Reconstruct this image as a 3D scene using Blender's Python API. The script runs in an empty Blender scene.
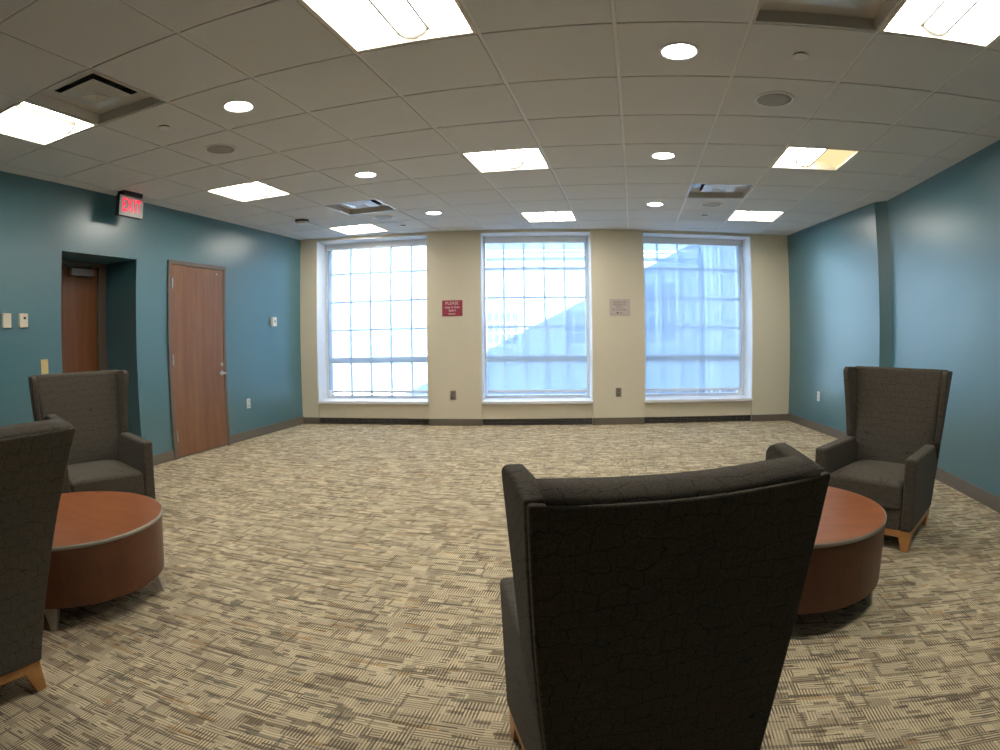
import bpy, bmesh, math, random
from mathutils import Vector, Matrix
C = bpy.context.scene.collection
sc = bpy.context.scene
random.seed(4)
PI = math.pi

# ------------------------------------------------------------------ place
ZC = 2.5736            # ceiling height
T = 0.61               # ceiling tile pitch
GX, GY = -0.0064, 2.4487   # a crossing of the ceiling grid
XL = -4.437            # left wall plane
YB, AB = 8.0285, math.atan(0.15389)   # window wall: passes (0,YB), turned by AB
CAMZ = 1.19876
WB = Matrix.Translation((0, YB, 0)) @ Matrix.Rotation(AB, 4, 'Z')   # window wall frame: x along, y outward

# ------------------------------------------------------------------ materials
def nodes(name):
    m = bpy.data.materials.new(name); m.use_nodes = True
    nt = m.node_tree; nt.nodes.clear()
    out = nt.nodes.new('ShaderNodeOutputMaterial')
    return m, nt, out
def lin(c):
    return tuple(((x/255)/12.92 if x/255 <= .04045 else ((x/255+.055)/1.055)**2.4) for x in c) + (1,)
def N(nt, t, **kw):
    n = nt.nodes.new(t)
    for k, v in kw.items():
        if k in n.inputs.keys(): n.inputs[k].default_value = v
        else: setattr(n, k, v)
    return n
def math_(nt, op, a, b=None, c=None):
    n = nt.nodes.new('ShaderNodeMath'); n.operation = op
    for i, v in enumerate((a, b, c)):
        if v is None: continue
        if isinstance(v, (int, float)): n.inputs[i].default_value = v
        else: nt.links.new(v, n.inputs[i])
    return n.outputs[0]
def ramp(nt, fac, stops, const=False):
    r = nt.nodes.new('ShaderNodeValToRGB')
    if const: r.color_ramp.interpolation = 'CONSTANT'
    el = r.color_ramp.elements
    while len(el) < len(stops): el.new(0.5)
    for e, (p, c) in zip(el, stops): e.position = p; e.color = c
    nt.links.new(fac, r.inputs[0]); return r.outputs[0]
def plain(name, col, rough=.6, spec=.5, metal=0, noise=0.0, scale=40, bump=0.0):
    m, nt, out = nodes(name)
    b = N(nt, 'ShaderNodeBsdfPrincipled', Roughness=rough, Metallic=metal)
    b.inputs['Specular IOR Level'].default_value = spec
    b.inputs['Base Color'].default_value = col
    if noise or bump:
        tc = N(nt, 'ShaderNodeTexCoord'); nz = N(nt, 'ShaderNodeTexNoise', Scale=scale, Detail=3)
        nt.links.new(tc.outputs['Object'], nz.inputs['Vector'])
        lo = tuple(c*(1-noise) for c in col[:3])+(1,); hi = tuple(min(1, c*(1+noise)) for c in col[:3])+(1,)
        nt.links.new(ramp(nt, nz.outputs[0], [(.3, lo), (.7, hi)]), b.inputs['Base Color'])
        if bump:
            bp = N(nt, 'ShaderNodeBump', Strength=bump, Distance=.003)
            nt.links.new(nz.outputs[0], bp.inputs['Height']); nt.links.new(bp.outputs[0], b.inputs['Normal'])
    if name == 'teal_paint': b.inputs['IOR'].default_value = 1.65
    nt.links.new(b.outputs[0], out.inputs[0]); return m
def glow(name, col, strength):
    m, nt, out = nodes(name)
    e = N(nt, 'ShaderNodeEmission', Strength=strength); e.inputs[0].default_value = col
    nt.links.new(e.outputs[0], out.inputs[0]); return m
def wood(name, dark, light, rough=.35, scale=(14, 14, 1.1), spec=.5):
    m, nt, out = nodes(name)
    tc = N(nt, 'ShaderNodeTexCoord'); mp = N(nt, 'ShaderNodeMapping'); mp.inputs['Scale'].default_value = scale
    nt.links.new(tc.outputs['Object'], mp.inputs[0])
    nz = N(nt, 'ShaderNodeTexNoise', Scale=1.6, Detail=6, Roughness=.62, Distortion=.6)
    nt.links.new(mp.outputs[0], nz.inputs['Vector'])
    nf = N(nt, 'ShaderNodeTexNoise', Scale=9, Detail=3)
    nt.links.new(mp.outputs[0], nf.inputs['Vector'])
    f = math_(nt, 'ADD', math_(nt, 'MULTIPLY', nz.outputs[0], .75), math_(nt, 'MULTIPLY', nf.outputs[0], .25))
    b = N(nt, 'ShaderNodeBsdfPrincipled', Roughness=rough); b.inputs['Specular IOR Level'].default_value = spec
    nt.links.new(ramp(nt, f, [(.32, dark), (.68, light)]), b.inputs['Base Color'])
    nt.links.new(b.outputs[0], out.inputs[0]); return m

def carpet_material():
    m, nt, out = nodes('carpet')
    L = nt.links
    tc = N(nt, 'ShaderNodeTexCoord'); sp = N(nt, 'ShaderNodeSeparateXYZ'); L.new(tc.outputs['Object'], sp.inputs[0])
    # slight waviness of the woven blocks
    nz = N(nt, 'ShaderNodeTexNoise', Scale=9.0, Detail=2); L.new(tc.outputs['Object'], nz.inputs['Vector'])
    wob = math_(nt, 'MULTIPLY', math_(nt, 'SUBTRACT', nz.outputs[0], .5), .012)
    x = sp.outputs[0]; y = math_(nt, 'ADD', sp.outputs[1], wob)
    def cells(px, py, seed):
        row = math_(nt, 'FLOOR', math_(nt, 'DIVIDE', y, py))
        w1 = N(nt, 'ShaderNodeTexWhiteNoise', noise_dimensions='1D'); L.new(math_(nt, 'ADD', row, seed), w1.inputs['W'])
        xs = math_(nt, 'ADD', math_(nt, 'DIVIDE', x, px), math_(nt, 'MULTIPLY', w1.outputs[0], 7.3))
        # uneven block lengths
        col = math_(nt, 'FLOOR', math_(nt, 'ADD', xs, math_(nt, 'MULTIPLY', math_(nt, 'SINE', math_(nt, 'MULTIPLY', xs, 2.1)), .35)))
        cb = N(nt, 'ShaderNodeCombineXYZ'); L.new(col, cb.inputs[0]); L.new(row, cb.inputs[1]); cb.inputs[2].default_value = seed
        w = N(nt, 'ShaderNodeTexWhiteNoise', noise_dimensions='3D'); L.new(cb.outputs[0], w.inputs['Vector'])
        s = N(nt, 'ShaderNodeSeparateColor'); L.new(w.outputs['Color'], s.inputs[0])
        return list(s.outputs)+[math_(nt, 'FRACT', math_(nt, 'ADD', xs, math_(nt, 'MULTIPLY', math_(nt, 'SINE', math_(nt, 'MULTIPLY', xs, 2.1)), .35)))]
    a = cells(.056, .046, 1.0)
    cream = (.72, .605, .395, 1); sand = (.61, .505, .335, 1); tan = (.47, .38, .25, 1)
    brown = (.17, .125, .085, 1); sage = (.17, .165, .125, 1); rust = (.50, .30, .13, 1)
    base = ramp(nt, a[0], [(0, cream), (.48, sand), (.88, tan)], True)
    def stripe(v, period, duty):
        fr = math_(nt, 'FRACT', math_(nt, 'DIVIDE', v, period)); return math_(nt, 'LESS_THAN', fr, duty)
    def mixc(f, c1, c2):
        m_ = N(nt, 'ShaderNodeMix', data_type='RGBA'); L.new(f, m_.inputs[0])
        for k_, c_ in ((6, c1), (7, c2)):
            if isinstance(c_, tuple): m_.inputs[k_].default_value = c_
            else: L.new(c_, m_.inputs[k_])
        return m_.outputs[2]
    # long thin coloured yarn streaks running across the room
    b = cells(.088, .0173, 5.0)
    streak = ramp(nt, b[0], [(0, brown), (.40, sage), (.62, rust), (.80, tan)], True)
    base = mixc(math_(nt, 'MULTIPLY', math_(nt, 'GREATER_THAN', b[1], .84), .68), base, streak)
    # basket weave: blocks of bars along or across
    across = stripe(x, .0118, .47); along = stripe(y, .0130, .42)
    sel = math_(nt, 'GREATER_THAN', a[1], .30)
    pat = math_(nt, 'ADD', math_(nt, 'MULTIPLY', sel, across), math_(nt, 'MULTIPLY', math_(nt, 'SUBTRACT', 1.0, sel), along))
    amt = math_(nt, 'MULTIPLY', pat, math_(nt, 'ADD', .26, math_(nt, 'MULTIPLY', a[2], .66)))
    c = cells(.048, .023, 9.0)
    joint = math_(nt, 'MULTIPLY', stripe(y, .023, .36), math_(nt, 'MULTIPLY', math_(nt, 'GREATER_THAN', c[0], .64), math_(nt, 'MULTIPLY', c[1], .85)))
    e = cells(.17, .092, 13.0)
    edge = math_(nt, 'MAXIMUM', math_(nt, 'MULTIPLY', stripe(y, .092, .17), math_(nt, 'GREATER_THAN', e[0], .45)),
                 math_(nt, 'MULTIPLY', math_(nt, 'LESS_THAN', e[3], .085), math_(nt, 'GREATER_THAN', e[1], .5)))
    joint = math_(nt, 'MAXIMUM', joint, math_(nt, 'MULTIPLY', edge, .44))
    dk = math_(nt, 'MINIMUM', math_(nt, 'ADD', amt, joint), .88)
    mx2 = N(nt, 'ShaderNodeMix', data_type='RGBA'); L.new(dk, mx2.inputs[0]); L.new(base, mx2.inputs[6])
    mx2.inputs[7].default_value = (.105, .078, .058, 1)
    fz = N(nt, 'ShaderNodeTexNoise', Scale=420, Detail=1); L.new(tc.outputs['Object'], fz.inputs['Vector'])
    mx3 = N(nt, 'ShaderNodeMix', data_type='RGBA', blend_type='MULTIPLY'); mx3.inputs[0].default_value = .5
    L.new(mx2.outputs[2], mx3.inputs[6]); L.new(ramp(nt, fz.outputs[0], [(.3, (.5, .5, .5, 1)), (.6, (1.2, 1.2, 1.2, 1))]), mx3.inputs[7])
    bs = N(nt, 'ShaderNodeBsdfPrincipled', Roughness=.95); bs.inputs['Specular IOR Level'].default_value = .1
    L.new(mx3.outputs[2], bs.inputs['Base Color'])
    bp = N(nt, 'ShaderNodeBump', Strength=.35, Distance=.004); L.new(math_(nt, 'SUBTRACT', fz.outputs[0], amt), bp.inputs['Height']); L.new(bp.outputs[0], bs.inputs['Normal'])
    L.new(bs.outputs[0], out.inputs[0]); return m

def fabric_material():
    m, nt, out = nodes('chair_fabric'); L = nt.links
    tc = N(nt, 'ShaderNodeTexCoord')
    nz = N(nt, 'ShaderNodeTexNoise', Scale=16, Detail=2); L.new(tc.outputs['Object'], nz.inputs['Vector'])
    mixv = N(nt, 'ShaderNodeMix', data_type='VECTOR'); mixv.inputs[0].default_value = .05
    L.new(tc.outputs['Object'], mixv.inputs[4]); L.new(nz.outputs['Color'], mixv.inputs[5])
    sx_ = N(nt, 'ShaderNodeSeparateXYZ'); L.new(mixv.outputs[1], sx_.inputs[0])
    cb = N(nt, 'ShaderNodeCombineXYZ')
    L.new(math_(nt, 'ADD', sx_.outputs[0], math_(nt, 'MULTIPLY', sx_.outputs[1], .55)), cb.inputs[0])
    L.new(math_(nt, 'ADD', sx_.outputs[2], math_(nt, 'MULTIPLY', sx_.outputs[1], .6)), cb.inputs[1])
    bk = N(nt, 'ShaderNodeTexBrick'); L.new(cb.outputs[0], bk.inputs['Vector'])
    bk.inputs['Scale'].default_value = 1; bk.inputs['Brick Width'].default_value = .052; bk.inputs['Row Height'].default_value = .038
    bk.inputs['Mortar Size'].default_value = .0016; bk.inputs['Mortar Smooth'].default_value = .6
    d = math_(nt, 'SUBTRACT', 1.0, bk.outputs['Fac'])
    wv = N(nt, 'ShaderNodeTexNoise', Scale=240, Detail=2); L.new(tc.outputs['Object'], wv.inputs['Vector'])
    col = ramp(nt, d, [(.0, (.060, .051, .041, 1)), (.9, (.100, .087, .068, 1))])
    mx = N(nt, 'ShaderNodeMix', data_type='RGBA', blend_type='MULTIPLY'); mx.inputs[0].default_value = .6
    L.new(col, mx.inputs[6]); L.new(ramp(nt, wv.outputs[0], [(.35, (.55, .55, .55, 1)), (.65, (1.25, 1.25, 1.25, 1))]), mx.inputs[7])
    b = N(nt, 'ShaderNodeBsdfPrincipled', Roughness=.9); b.inputs['Specular IOR Level'].default_value = .15
    b.inputs['Sheen Weight'].default_value = .04; b.inputs['Sheen Roughness'].default_value = .5
    L.new(mx.outputs[2], b.inputs['Base Color'])
    bp = N(nt, 'ShaderNodeBump', Strength=.22, Distance=.003); L.new(d, bp.inputs['Height'])
    L.new(bp.outputs[0], b.inputs['Normal'])
    L.new(b.outputs[0], out.inputs[0]); return m

def shade_material():
    m, nt, out = nodes('solar_screen_cloth'); L = nt.links
    tr = N(nt, 'ShaderNodeBsdfTransparent'); tr.inputs[0].default_value = (.96, .99, 1, 1)
    tl = N(nt, 'ShaderNodeBsdfTranslucent'); tl.inputs[0].default_value = (.60, .76, .92, 1)
    df = N(nt, 'ShaderNodeBsdfDiffuse'); df.inputs[0].default_value = (.8, .84, .88, 1)
    m1 = N(nt, 'ShaderNodeMixShader', Fac=.4); L.new(tl.outputs[0], m1.inputs[1]); L.new(df.outputs[0], m1.inputs[2])
    m2 = N(nt, 'ShaderNodeMixShader', Fac=.40); L.new(tr.outputs[0], m2.inputs[1]); L.new(m1.outputs[0], m2.inputs[2])
    L.new(m2.outputs[0], out.inputs[0]); return m
def glass_material():
    m, nt, out = nodes('window_glass'); L = nt.links
    tr = N(nt, 'ShaderNodeBsdfTransparent'); tr.inputs[0].default_value = (.93, .96, .97, 1)
    gl = N(nt, 'ShaderNodeBsdfGlossy', Roughness=.02)
    mx = N(nt, 'ShaderNodeMixShader', Fac=.05); L.new(tr.outputs[0], mx.inputs[1]); L.new(gl.outputs[0], mx.inputs[2])
    L.new(mx.outputs[0], out.inputs[0]); return m

M = dict(
    teal=plain('teal_paint', (.048, .156, .188, 1), .33, .9, noise=.04, scale=60, bump=.03),
    beige=plain('beige_paint', (.67, .61, .475, 1), .6, .35, noise=.03, scale=50),
    white_trim=plain('white_trim_paint', (.78, .79, .80, 1), .4, noise=.02),
    tile=plain('acoustic_tile', (.67, .685, .69, 1), .95, .1, noise=.05, scale=160, bump=.12),
    grid=plain('ceiling_grid_metal', (.74, .74, .73, 1), .4, .5, noise=.02),
    base=plain('taupe_vinyl_base', (.150, .128, .100, 1), .45, noise=.05),
    toe=plain('dark_grille', (.028, .026, .025, 1), .5, noise=.1),
    slate=plain('grille_slat_metal', (.10, .09, .08, 1), .5, noise=.08),
    carpet=carpet_material(), fabric=fabric_material(), shade=shade_material(), glass=glass_material(),
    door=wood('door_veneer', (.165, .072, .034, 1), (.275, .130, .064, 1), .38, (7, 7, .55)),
    door_dark=wood('alcove_door_shaded_veneer', (.125, .040, .011, 1), (.19, .068, .020, 1), .38, (7, 7, .5)),  # veneer darkened, the alcove's shade is put into its colour
    frame=plain('taupe_steel_frame', (.150, .115, .088, 1), .45, noise=.04),
    steel=plain('satin_steel', (.62, .60, .57, 1), .3, metal=1, noise=.03),
    closer=plain('closer_grey', (.16, .15, .145, 1), .4, metal=.5, noise=.05),
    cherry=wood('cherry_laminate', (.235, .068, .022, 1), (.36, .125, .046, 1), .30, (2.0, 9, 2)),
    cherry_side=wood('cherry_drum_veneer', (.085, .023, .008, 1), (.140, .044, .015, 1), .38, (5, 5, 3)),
    band=plain('grey_edge_band', (.30, .265, .21, 1), .4, noise=.04),
    alu=plain('brushed_aluminium', (.55, .54, .52, 1), .35, metal=.9, noise=.05),
    honey=wood('honey_maple', (.42, .185, .055, 1), (.60, .30, .105, 1), .4, (6, 6, 6)),
    ivory=plain('ivory_plastic', (.72, .66, .52, 1), .4, noise=.02),
    almond=plain('almond_plastic', (.70, .55, .24, 1), .4, noise=.02),
    white=plain('white_plastic', (.75, .75, .74, 1), .4, noise=.02),
    grey_plate=plain('grey_wall_plate', (.22, .19, .15, 1), .45, noise=.04),
    black=plain('black_plastic', (.012, .012, .013, 1), .5, noise=.1),
    dark_grey=plain('dark_grey_metal', (.07, .07, .07, 1), .5, noise=.1),
    diff_metal=plain('diffuser_metal', (.60, .58, .55, 1), .16, .9, noise=.03),
    speaker=plain('speaker_mesh', (.34, .34, .33, 1), .55, noise=.25, scale=900, bump=.3),
    red=plain('sign_red', (.33, .035, .06, 1), .5, noise=.03),
    pink=plain('sign_lettering_white', (.80, .66, .66, 1), .5, noise=.02),
    paper=plain('sign_paper', (.52, .46, .42, 1), .5, noise=.03),
    ink=plain('sign_maroon_ink', (.19, .08, .075, 1), .5, noise=.05),
    ink_dark=plain('sign_dark_ink', (.05, .035, .02, 1), .5, noise=.05),
    lamp=glow('troffer_light', (1, .955, .875, 1), 22.0),
    lamp_edge=glow('troffer_basket_light', (1, .955, .875, 1), 18.0),
    lamp_warm=glow('troffer_dim_light', (1, .78, .40, 1), .95),
    downlight=glow('downlight_lens', (1, .95, .88, 1), 34.0),
    troffer=plain('troffer_white_enamel', (.80, .74, .60, 1), .4, noise=.02),
    rim=plain('basket_rim_shade', (.022, .017, .008, 1), .5, noise=.05),  # near-black brown puts the rim's shadow line into its colour
    exit_red=glow('exit_letter_red', (1, .045, .09, 1), 1.35),
    exit_face=plain('exit_sign_face', (.62, .60, .57, 1), .35, noise=.02),
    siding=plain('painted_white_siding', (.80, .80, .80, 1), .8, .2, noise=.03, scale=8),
    siding2=plain('shaded_siding', (.42, .42, .43, 1), .8, .2, noise=.04, scale=8),  # whitish wing siding darkened, its shade is put into the colour
    ext_trim=plain('exterior_white_trim', (.88, .88, .88, 1), .7, noise=.02),
    roof=plain('grey_shingles', (.17, .19, .22, 1), .9, noise=.3, scale=14),
    ext_glass=plain('dark_window_glass', (.16, .20, .25, 1), .12, .5, noise=.1, scale=3),
    ground=plain('courtyard_paving', (.17, .175, .18, 1), .9, .1, noise=.12, scale=3),
    rear=plain('rear_wall_bounce_cut', (.035, .05, .055, 1), .6, noise=.05),  # unseen wall, coloured near black to cut bounce onto the chair backs
)

# ------------------------------------------------------------------ mesh helpers
def box(bm, x0, x1, y0, y1, z0, z1, mat=None):
    vs = [bm.verts.new(p) for p in ((x0, y0, z0), (x1, y0, z0), (x1, y1, z0), (x0, y1, z0), (x0, y0, z1), (x1, y0, z1), (x1, y1, z1), (x0, y1, z1))]
    if mat is not None:
        for v in vs: v.co = mat @ v.co
    for f in ((0, 3, 2, 1), (4, 5, 6, 7), (0, 1, 5, 4), (1, 2, 6, 5), (2, 3, 7, 6), (3, 0, 4, 7)):
        bm.faces.new([vs[i] for i in f])
    return vs
def prism(bm, poly, z0, z1):
    n = len(poly)
    a = [bm.verts.new((x, y, z0)) for x, y in poly]; b = [bm.verts.new((x, y, z1)) for x, y in poly]
    bm.faces.new(a[::-1]); bm.faces.new(b)
    for i in range(n): bm.faces.new((a[i], a[(i+1) % n], b[(i+1) % n], b[i]))
def lathe(bm, prof, seg=48, cx=0, cy=0, cap0=True, cap1=True):
    rings = []
    for r, z in prof:
        rings.append([bm.verts.new((cx+r*math.cos(2*PI*i/seg), cy+r*math.sin(2*PI*i/seg), z)) for i in range(seg)])
    for a, b in zip(rings, rings[1:]):
        for i in range(seg): bm.faces.new((a[i], a[(i+1) % seg], b[(i+1) % seg], b[i]))
    if cap0: bm.faces.new(rings[0][::-1])
    if cap1: bm.faces.new(rings[-1])
def grid_shell(bm, rows_a, rows_b):
    """closed slab between two equal grids of points"""
    A = [[bm.verts.new(p) for p in r] for r in rows_a]; B = [[bm.verts.new(p) for p in r] for r in rows_b]
    n, k = len(A), len(A[0])
    for i in range(n-1):
        for j in range(k-1):
            bm.faces.new((A[i][j], A[i][j+1], A[i+1][j+1], A[i+1][j])); bm.faces.new((B[i][j], B[i+1][j], B[i+1][j+1], B[i][j+1]))
    for i in range(n-1):
        bm.faces.new((A[i][0], A[i+1][0], B[i+1][0], B[i][0])); bm.faces.new((A[i][-1], B[i][-1], B[i+1][-1], A[i+1][-1]))
    for j in range(k-1):
        bm.faces.new((A[0][j], B[0][j], B[0][j+1], A[0][j+1])); bm.faces.new((A[-1][j], A[-1][j+1], B[-1][j+1], B[-1][j]))
def obj(name, bm, mat, parent=None, smooth=False, bevel=0, seg=3, mw=None, angle=40):
    bmesh.ops.recalc_face_normals(bm, faces=bm.faces[:])
    me = bpy.data.meshes.new(name); bm.to_mesh(me); bm.free()
    me.materials.append(mat)
    if smooth:
        for p in me.polygons: p.use_smooth = True
    o = bpy.data.objects.new(name, me); C.objects.link(o)
    if mw is not None: o.matrix_world = mw
    if parent: o.parent = parent
    if bevel:
        b = o.modifiers.new('bevel', 'BEVEL'); b.width = bevel; b.segments = seg; b.limit_method = 'ANGLE'; b.angle_limit = math.radians(angle)
        b.harden_normals = smooth
    return o
def BM(): return bmesh.new()
def bxo(name, dims, mat, parent=None, **kw):
    bm = BM(); box(bm, *dims); return obj(name, bm, mat, parent, **kw)
def tag(o, label, cat, group=None):
    o['label'] = label; o['category'] = cat
    if group: o['group'] = group
    return o
def thing(name, label, cat, mw=None, group=None):
    o = bpy.data.objects.new(name, None); C.objects.link(o); o.empty_display_size = .1
    if mw is not None: o.matrix_world = mw
    return tag(o, label, cat, group)
def struct(o): o['kind'] = 'structure'; return o
def sroot(name, mw=None):
    o = bpy.data.objects.new(name, None); C.objects.link(o); o.empty_display_size = .1
    if mw is not None: o.matrix_world = mw
    return struct(o)
def text_mesh(name, s, size, mat, parent, mw, extrude=.0006, width=None, bold=0):
    cu = bpy.data.curves.new(name, 'FONT'); cu.body = s; cu.size = size; cu.extrude = extrude; cu.offset = bold; cu.space_character = 1+bold*45; cu.align_x = 'CENTER'; cu.align_y = 'CENTER'
    t = bpy.data.objects.new(name, cu); C.objects.link(t)
    bpy.context.view_layer.update()
    dg = bpy.context.evaluated_depsgraph_get()
    me = bpy.data.meshes.new_from_object(t.evaluated_get(dg)); bpy.data.objects.remove(t); bpy.data.curves.remove(cu)
    me.name = name; me.materials.clear(); me.materials.append(mat)
    if width:
        xs = [v.co.x for v in me.vertices]; k = width/(max(xs)-min(xs))
        for v in me.vertices: v.co.x *= k
    o = bpy.data.objects.new(name, me); C.objects.link(o); o.parent = parent; o.matrix_local = mw
    return o

# ------------------------------------------------------------------ room shell
# floor
bm = BM(); prism(bm, [(-5.0, -4.3), (3.2, -4.3), (3.2, 8.75), (-5.0, 7.50)], -.06, 0)
struct(obj('floor', bm, M['carpet']))
# left wall with the alcove recess and a shut door leaf in front of it
A0, A1, AH, AD = 3.235, 4.165, 2.003, .45      # alcove y range, height, depth
bm = BM()
box(bm, XL-.75, XL, -4.3, A0, 0, 2.85); box(bm, XL-.75, XL, A1, 7.70, 0, 2.85); box(bm, XL-.75, XL, A0, A1, AH, 2.85)
box(bm, XL-.75, XL-AD-.06, A0, A1, 0, AH)
struct(obj('wall_left', bm, M['teal']))
# window wall: piers, heads, recessed spandrels
OPEN = [(-4.243, -2.665), (-1.960, -.510), (.185, 1.730)]
ZS, ZH = .318, 2.540
bm = BM()
for a, b in ((-4.75, -4.243), (-2.665, -1.960), (-.510, .185), (1.730, 2.62)): box(bm, a, b, 0, .5, 0, 2.85)
for a, b in OPEN:
    box(bm, a, b, 0, .5, ZH, 2.85); box(bm, a, b, .028, .5, .088, ZS-.012); box(bm, a, b, .06, .5, 0, .088)
struct(obj('wall_back', bm, M['beige'], mw=WB))
# right wall: far stretch stands proud of the near stretch
KX, KY = 2.637, 6.00      # end of the far stretch
NX, NY = 2.745, 5.90      # start of the near stretch
corner = WB @ Vector((2.300, 0, 0)); cor2 = WB @ Vector((2.300, .3, 0))
bm = BM()
prism(bm, [(2.62, -4.3), (3.3, -4.3), (3.3, 8.7), (cor2.x, cor2.y), (corner.x, corner.y), (KX, KY), (NX, NY)], 0, 2.85)
struct(obj('wall_right', bm, M['teal']))
bm = BM(); box(bm, -5.1, 3.3, -4.6, -4.2, 0, 2.85); struct(obj('wall_rear', bm, M['rear']))
bm = BM(); prism(bm, [(-5.3, -4.7), (3.4, -4.7), (3.4, 9.0), (-5.3, 7.75)], 2.85, 3.0); struct(obj('ceiling_sun_block', bm, M['tile']))  # unseen slab above the tiles, added to keep sun and sky out

# ceiling tiles with recessed grid
LIGHTS = [(c, r) for r in (-1, 3, 7) for c in (-6, -2, 2)]
VENTS = [(-5, -1), (-5, 5), (1, 5), (1, -1)]
skip = set(LIGHTS+VENTS)
g = .0085
bm = BM()
for i in range(-8, 6):
    for j in range(-11, 11):
        if (i, j) in skip: continue
        x0, y0 = GX+i*T, GY+j*T
        yb = YB + .15389*(x0+T/2)
        if y0 > yb+.1 or x0 > 2.75 or x0+T < XL-.05: continue
        x0c, x1c = max(x0+g, XL-.1), min(x0+T-g, 3.0)
        if x1c <= x0c: continue
        v = box(bm, x0c, x1c, y0+g, min(y0+T-g, yb+.42), ZC, ZC+.02)
struct(obj('ceiling', bm, M['tile'], bevel=.0025, seg=1))
bm = BM()
for i in range(-8, 7):
    x = GX+i*T
    if XL-.05 < x < 2.9: box(bm, x-.012, x+.012, -4.25, 8.6, ZC+.006, ZC+.0185)
for j in range(-11, 11):
    y = GY+j*T
    if y < 8.6:
        box(bm, XL-.1, 2.95, y-.012, y+.012, ZC+.0065, ZC+.0182)
struct(obj('trim_1', bm, M['grid']))
bm = BM(); box(bm, XL-.02, XL+.018, -4.25, 7.35, ZC-.001, ZC+.012)
prism(bm, [(2.62-.018, -4.25), (2.64, -4.25), (NX+.02, NY), (NX-.018, NY)], ZC-.001, ZC+.012)
box(bm, -4.49, 2.3, -.018, .01, ZC-.001, ZC+.012, WB)
struct(obj('trim_2', bm, M['tile']))

# baseboards
def base_strip(name, pts, h=.098, th=.012):
    bm = BM()
    for (p, q) in pts:
        p, q = Vector(p), Vector(q); d = (q-p).normalized(); n = Vector((-d.y, d.x))*th
        poly = [p, q, q+n, p+n]
        prism(bm, [(v.x, v.y) for v in poly], 0, h)
    return struct(obj(name, bm, M['base'], bevel=.003, seg=2))
DF0, DF1, DFH = 4.615, 5.600, 2.038      # door 1 outer frame
cl = WB @ Vector((-4.489, 0, 0))
base_strip('baseboard_left', [((XL, A0), (XL, -4.2)), ((XL, DF0), (XL, A1)), ((XL, cl.y), (XL, DF1))][::1], .104, -.012) if False else None
def lb(name, segs):
    bm = BM()
    for y0, y1 in segs: box(bm, XL-.001, XL+.012, y0, y1, 0, .104)
    box(bm, XL-AD, XL+.002, A1-.012, A1+.001, 0, .104)
    return struct(obj(name, bm, M['base'], bevel=.003, seg=2))
lb('baseboard_left', [(-4.2, A0), (A1, DF0), (DF1, 7.36)])
bm = BM()
for a, b in ((-4.49, -4.243), (-2.665, -1.960), (-.510, .185), (1.730, 2.30)): box(bm, a, b, -.012, .06, 0, .092)
struct(obj('baseboard_back', bm, M['base'], mw=WB, bevel=.003, seg=2))
bm = BM()
def strip(p, q, th, h):
    p, q = Vector(p), Vector(q); d = (q-p).normalized(); n = Vector((-d.y, d.x))*th
    prism(bm, [(p.x, p.y), (q.x, q.y), (q.x+n.x, q.y+n.y), (p.x+n.x, p.y+n.y)], 0, h)
strip((2.62, -4.2), (NX, NY), .012, .104); strip((NX, NY), (KX, KY), .012, .104); strip((KX, KY), (corner.x, corner.y), .012, .104)
struct(obj('baseboard_right', bm, M['base'], bevel=.003, seg=2))

# dark floor grilles under each window
side_names = ['under the left window', 'under the middle window', 'under the right window']
for k, (a, b) in enumerate(OPEN):
    t = thing('toe_grille', f'dark slotted air grille at the floor {side_names[k]}', 'grille', WB, 'air grilles under the windows')
    bxo('backing', (a+.003, b-.003, .045, .058, .002, .086), M['toe'], t)
    bm = BM()
    for z in (.012, .034, .056, .078): box(bm, a+.003, b-.003, .030, .046, z-.004, z+.004)
    n = int((b-a)/.1)
    for i in range(n+1):
        s = a+.006+(b-a-.012)*i/n; box(bm, s-.003, s+.003, .028, .046, .002, .086)
    obj('slat_panel', bm, M['slate'], t)

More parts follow.
